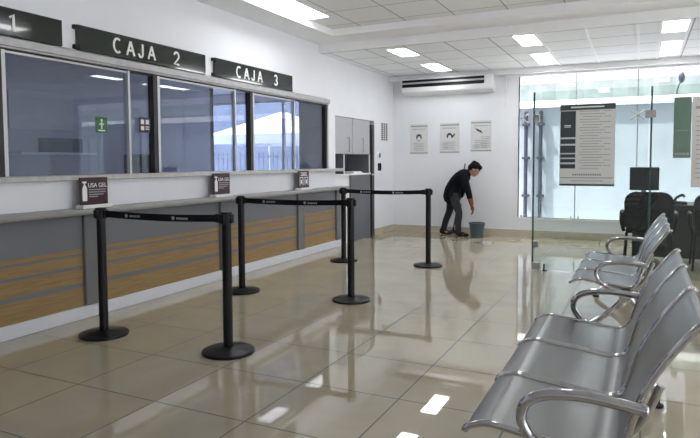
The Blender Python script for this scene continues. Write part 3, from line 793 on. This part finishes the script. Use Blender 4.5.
# ------------------------------------------------------------------ steel benches
PROF = [(-.512, .425), (-.505, .437), (-.475, .452), (-.43, .462), (-.34, .452), (-.24, .442), (-.15, .430), (-.10, .428), (-.06, .440), (-.035, .475), (-.015, .54), (.010, .62), (.035, .675), (.075, .745), (.120, .808), (.150, .845), (.168, .857), (.177, .851)]
def shell(y0, y1):
    pts = smooth_path([(x, 0, z) for x, z in PROF], 4); bm = B(); th = .010
    n = []
    for i, p in enumerate(pts):
        t_ = (pts[min(i+1, len(pts)-1)]-pts[max(i-1, 0)]).normalized(); n.append(Vector((t_.z, 0, -t_.x)))
    out = [(p.x, y0, p.z) for p in pts] ; inn = [(p.x+q.x*th, y0, p.z+q.z*th) for p, q in zip(pts, n)]
    NY = 6; rows = []
    for j in range(NY+1):
        y = y0+(y1-y0)*j/NY
        rows.append(([bm.verts.new((x, y, z)) for x, _, z in out], [bm.verts.new((x, y, z)) for x, _, z in inn]))
    m = len(out)
    for j in range(NY):
        for i in range(m-1):
            bm.faces.new((rows[j][0][i], rows[j][0][i+1], rows[j+1][0][i+1], rows[j+1][0][i]))
            bm.faces.new((rows[j][1][i], rows[j+1][1][i], rows[j+1][1][i+1], rows[j][1][i+1]))
        for i in (0, m-1): bm.faces.new((rows[j][0][i], rows[j+1][0][i], rows[j+1][1][i], rows[j][1][i]))
    for j in (0, NY):
        for i in range(m-1): bm.faces.new((rows[j][0][i], rows[j][1][i], rows[j][1][i+1], rows[j][0][i+1]))
    return bm, pts
def make_bench(label, loc, n, pitch, GB):
    t = thing('waiting_bench', label, 'bench', loc, 0, GB)
    W = pitch-.018
    for k in range(n):
        y0 = k*pitch+.012
        bm, pts = shell(y0, y0+W)
        s = obj('seat_shell', bm, M['seat'], t, 50)
        for y in (y0, y0+W):
            obj('edge_rail', tube(B(), [(p.x+.002, y, p.z-.003) for p in pts], .0115, 10), M['chrome'], s, 50)
        # underside bracket
        obj('seat_bracket', tube(B(), smooth_path([(-.40, y0+W/2, .415), (-.22, y0+W/2, .375), (-.05, y0+W/2, .385), (.02, y0+W/2, .46), (.07, y0+W/2, .58)]), .013, 8), M['steel'], s, 50)
    L = n*pitch
    for y in (-.028, L+.022):
        path = smooth_path([(.03, y, .40), (-.06, y, .385), (-.15, y, .395), (-.23, y, .418), (-.288, y, .455), (-.320, y, .510), (-.306, y, .568), (-.245, y, .600), (-.15, y, .612), (-.05, y, .606), (.022, y, .598)], 6)
        a = obj('armrest', tube(B(), path, .0172, 14), M['chrome'], t, 60)
        obj('end_cap', ball(B(), (.025, y, .598), .0165, .6, 1, 1, 12), M['chrome'], a, 60)
    obj('beam', box(B(), -.16, -.05, .335, -.08, L+.14, .385, .006), M['steel'], t)
    for y in (.20, L+.10):
        bm = B()
        tube(bm, smooth_path([(-.42, y, .045), (-.30, y, .13), (-.16, y, .26), (-.12, y, .36)], 5), .024, 10)
        tube(bm, smooth_path([(.10, y, .055), (.05, y, .16), (-.06, y, .27), (-.12, y, .36)], 5), .024, 10)
        lg = obj('leg', bm, M['chrome'], t, 50)
        for x in (-.42, .10):
            obj('foot', lathe(B(), [(.030, 0), (.032, .012), (.022, .018), (.012, .022), (.012, .055), (.018, .06)], 20, (x, y, 0)), M['black'], lg, 40)
    return t
GB = 'perforated steel benches facing the counter'
make_bench('steel three seat bench nearest in the hall, cut by the bottom edge', (0, 1.895, 0), 3, .51, GB)
b2 = make_bench('steel three seat bench farther back, before the glass partition', (.025, 4.64, 0), 3, .485, GB)
b2.scale = (.95, 1, .965)

# ------------------------------------------------------------------ office behind the glass
def visitor_chair(label, loc):
    t = thing('office_chair', label, 'chair', loc, 0, 'black chairs behind the glass partition')
    # seen from behind: back faces the hall (-y side)
    out = []
    for cx_, cz_, a0, r_ in ((.14, .80, 0, .13), (-.14, .80, 90, .13), (-.17, .55, 180, .09), (.17, .55, 270, .09)):
        out += [(cx_+r_*math.cos(math.radians(a0+q*15)), cz_+r_*math.sin(math.radians(a0+q*15))) for q in range(7)]
    bm = prism(B(), [(x, -.06, z) for x, z in out], (0, .06, 0))
    bmesh.ops.bevel(bm, geom=[e for e in bm.edges if len(e.link_faces) == 2 and e.calc_face_angle(0) > 1.2], offset=.018, segments=3, affect='EDGES')
    for v in bm.verts: v.co.y += .3*v.co.x**2 - .12*(v.co.z-.46)
    obj('backrest', bm, M['cloth'], t, 50)
    obj('seat', box(B(), -.25, .02, .41, .25, .50, .48, .03, 4), M['cloth'], t, 50)
    for s in (-1, 1):
        a = obj('armrest', tube(B(), smooth_path([(s*.27, .02, .44), (s*.30, .0, .56), (s*.30, .02, .66), (s*.30, .20, .67), (s*.29, .34, .64), (s*.27, .36, .45)]), .022, 10), M['black'], t, 50)
        obj('leg', tube(B(), [(s*.24, .04, .42), (s*.27, -.06, .0)], .014, 10), M['black'], t, 50)
        obj('leg', tube(B(), [(s*.24, .44, .42), (s*.26, .52, .0)], .014, 10), M['black'], t, 50)
    return t
visitor_chair('black office chair behind the glass door, in front of the monitor', (.085, 8.12, 0))
visitor_chair('black office chair at the right edge behind the glass panel', (.83, 8.12, 0))
t = thing('office_desk', 'dark office desk behind the glass partition under the notices', 'desk', (-.12, 8.95, 0))
obj('desktop', box(B(), 0, -.06, .695, 2.4, .72, .725, .004), M['dark'], t)
obj('modesty_panel', box(B(), .03, .0, .02, 2.37, .02, .695), M['dark'], t)
for x in (.02, 2.36): obj('leg', box(B(), x, .0, 0, x+.03, .66, .695), M['dark'], t)
t = thing('monitor', 'black computer monitor on the dark desk behind the glass door', 'monitor', (.03, 9.3, .725))
obj('panel', box(B(), -.18, -.02, .17, .19, .02, .49, .006), M['screen'], t)
obj('stand', box(B(), -.03, -.015, .01, .03, .015, .20), M['black'], t)
obj('base', box(B(), -.11, -.09, 0, .11, .09, .012, .004), M['black'], t)
t = thing('desk_phone', 'small black desk phone on the desk between the chairs', 'phone', (.47, 9.12, .725))
obj('body', box(B(), -.08, -.09, 0, .08, .09, .035, .008), M['black'], t)
obj('receiver', tube(B(), smooth_path([(-.06, -.06, .05), (-.05, -.02, .08), (.02, .02, .12), (.05, .05, .10)]), .018, 8), M['black'], t, 50)

# ------------------------------------------------------------------ outside
struct('ground', box(box(B(), -40, YB+.12, -.16, 40, 60, -.02), XR+.12, -30, -.16, 40, YB+.12, -.02), M['ground'], 'pale concrete ground outside the hall', 'ground')
bm = B(); box(bm, -4.2, 13.2, -.1, 30, 13.4, 2.42)
w = struct('wall_yard', bm, M['ext'], 'whitewashed wall across the yard outside the facade', 'wall')
struct('trim_8', box(B(), -4.2, 13.1, 2.42, 30, 13.42, 2.56, .01), M['white'], 'white coping on the yard wall', 'coping')
bm = B(); pts = []
for k in range(120): pts.append((-4.2+k*.28, 13.5+.03*(k % 2), 0))
prism(bm, [(p[0], p[1], -.1) for p in pts] + [(p[0], p[1]+.01, -.1) for p in reversed(pts)], (0, 0, 3.06))
tag(obj('sheet_fence', bm, M['teal']), 'pale teal corrugated sheeting above the yard wall', 'fence')
for x, l in ((-2.22, 'blue grey pipe nearest the window edge on the yard wall'), (-1.92, 'blue grey pipe repeated for a reflection at the edge of the glass door')):  # second pipe repeats the first, standing for its reflection
    p = thing('drain_pipe', l, 'pipe', (x, 13.1, 0), 0, 'pipes on the yard wall')
    obj('tube', tube(B(), [(0, 0, 0), (0, 0, 2.35)], .038, 14), M['extblue'], p, 40)
    for z in (.55, 1.35, 2.05): obj('bracket', box(B(), -.07, -.06, z, .07, .1, z+.05, .005), M['extblue'], p)
t = thing('yard_lamp', 'small blue grey lamp on a bent stem above the yard wall', 'lamp', (.60, 13.25, 2.56))
t.scale = (.7, .7, .8)
obj('stem', tube(B(), smooth_path([(.15, 0, 0), (-.02, 0, .03), (0, 0, .2), (.06, 0, .32)]), .018, 8), M['extblue'], t, 50)
obj('head', ball(B(), (.08, 0, .42), .09, .9, .7, 1.5, 14), M['extblue'], t, 50)
bm = B(); N = 40; M_ = 10; g = []
for i in range(N+1):
    row = []
    for j in range(M_+1):
        x = -45+90*i/N; y = 24+j*2.2; z = -1+j*1.6+.5*math.sin(i*1.7+j)+.6*math.sin(i*.6+j*2.1)
        row.append(bm.verts.new((x, y, z)))
    g.append(row)
for i in range(N):
    for j in range(M_): bm.faces.new((g[i][j], g[i+1][j], g[i+1][j+1], g[i][j+1]))
struct('hillside', bm, M['hill'], 'pale overexposed hillside beyond the yard', 'hill', None, 60)
# seen through the teller glass: tent, railing, building
t = thing('canopy_tent', 'white canopy tent outside, seen through the teller windows', 'tent', (-9.2, 14.6, 0))
bm = B(); ap = bm.verts.new((0, 0, 2.75)); ring = [bm.verts.new((sx*1.5, sy*1.5, 2.05)) for sx, sy in ((-1, -1), (1, -1), (1, 1), (-1, 1))]; low = [bm.verts.new((v.co.x, v.co.y, 1.8)) for v in ring]
for k in range(4):
    bm.faces.new((ap, ring[k], ring[(k+1) % 4])); bm.faces.new((ring[k], low[k], low[(k+1) % 4], ring[(k+1) % 4]))
obj('canopy', bm, M['tent'], t)
for sx, sy in ((-1, -1), (1, -1), (1, 1), (-1, 1)): obj('pole', tube(B(), [(sx*1.47, sy*1.47, 0), (sx*1.47, sy*1.47, 2.05)], .025, 8), M['white'], t)
t = thing('steel_railing', 'grey steel bar railing outside, seen through the teller windows', 'railing', (-11.5, 12.4, 0))
obj('rail', box(box(B(), 0, -.02, 1.42, 6.2, .02, 1.47), 0, -.02, .25, 6.2, .02, .30), M['rail'], t)
for k in range(45): obj('bar', box(B(), .05+k*.138, -.012, -.02, .05+k*.138+.024, .012, 1.56), M['rail'], t)
tag(obj('yard_building', box(box(box(B(), -14, 17.5, -.1, -4.6, 22, 4.6), -8.4, 17.4, 2.1, -7.4, 17.5, 3.2), -6.6, 17.4, 2.1, -5.6, 17.5, 3.2), M['bldg']), 'bluish grey building outside behind the tent', 'building')
# inside the teller room
t = thing('teller_chair', 'rounded dark chair back behind the narrow teller pane', 'chair', (-4.85, 4.85, 0))
bm = box(B(), -.03, -.24, .75, .03, .24, 1.40, .028, 4); obj('backrest', bm, M['black'], t, 50)
obj('seat', box(B(), -.48, -.24, .48, .0, .24, .56, .03, 3), M['dark'], t, 50)
bm = B(); tube(bm, [(-.24, 0, .48), (-.24, 0, .08)], .03, 10)
for k in range(5): tube(bm, [(-.24, 0, .09), (-.24+.3*math.cos(k*1.257), .3*math.sin(k*1.257), .03)], .022, 8)
obj('swivel_base', bm, M['black'], t, 50)
t = thing('dome_camera', 'small dark dome camera under the teller room ceiling', 'camera', (-5.3, 4.3, 2.78))
obj('mount', lathe(B(), [(.055, -.03), (.055, 0)], 20), M['white'], t, 40)
obj('dome', ball(B(), (0, 0, -.05), .045, 1, 1, 1, 14), M['black'], t, 50)
t = thing('wall_shelf', 'white wall shelf in the teller room behind the nearest pane', 'shelf', (-7.2, 4.9, 1.42))
obj('board', box(B(), 0, 0, 0, .3, 1.15, .03), M['white'], t)
obj('file_box', box(B(), .02, .45, .03, .26, .95, .22), M['bldg'], t)
tag(obj('wall_picture', box(B(), -7.2, 4.95, 1.75, -7.17, 5.9, 2.25, .004), M['poster']), 'pale framed chart above the shelf in the teller room', 'picture')

# ------------------------------------------------------------------ light
w = bpy.data.worlds.new('sky'); SC.world = w; w.use_nodes = True
bg = w.node_tree.nodes['Background']; bg.inputs['Color'].default_value = (.93, .96, 1.0, 1); bg.inputs['Strength'].default_value = 1.8
sun = bpy.data.lights.new('sun', 'SUN'); sun.energy = 10.0; sun.angle = .02; sun.color = (1, .97, .92)
so = bpy.data.objects.new('sun', sun); C.objects.link(so)
so.rotation_euler = Vector((.45, .25, -1)).to_track_quat('-Z', 'Y').to_euler()

# ------------------------------------------------------------------ camera
cam = bpy.data.cameras.new('camera'); co = bpy.data.objects.new('camera', cam); C.objects.link(co)
yaw, pit, rol = math.radians(25.936), math.radians(3.175), math.radians(-.265)
fw = Vector((-math.sin(yaw)*math.cos(pit), math.cos(yaw)*math.cos(pit), -math.sin(pit)))
r0 = Vector((math.cos(yaw), math.sin(yaw), 0)); u0 = r0.cross(fw)
r = math.cos(rol)*r0 + math.sin(rol)*u0; u = math.cos(rol)*u0 - math.sin(rol)*r0
co.matrix_world = Matrix(((r.x, u.x, -fw.x, 0), (r.y, u.y, -fw.y, 0), (r.z, u.z, -fw.z, 1.31), (0, 0, 0, 1)))
cam.sensor_fit = 'HORIZONTAL'; cam.sensor_width = 36; cam.lens = 599.69/700*36
cam.shift_y = -(219-195)/700; cam.clip_start = .02; cam.clip_end = 200
SC.camera = co
SC.view_settings.view_transform = 'Standard'; SC.view_settings.look = 'None'; SC.view_settings.gamma = 1; SC.view_settings.exposure = .85
SC.view_settings.use_curve_mapping = False
SC.cycles.use_denoising = True
SC.cycles.max_bounces = 14; SC.cycles.transparent_max_bounces = 24; SC.cycles.diffuse_bounces = 5; SC.cycles.glossy_bounces = 6
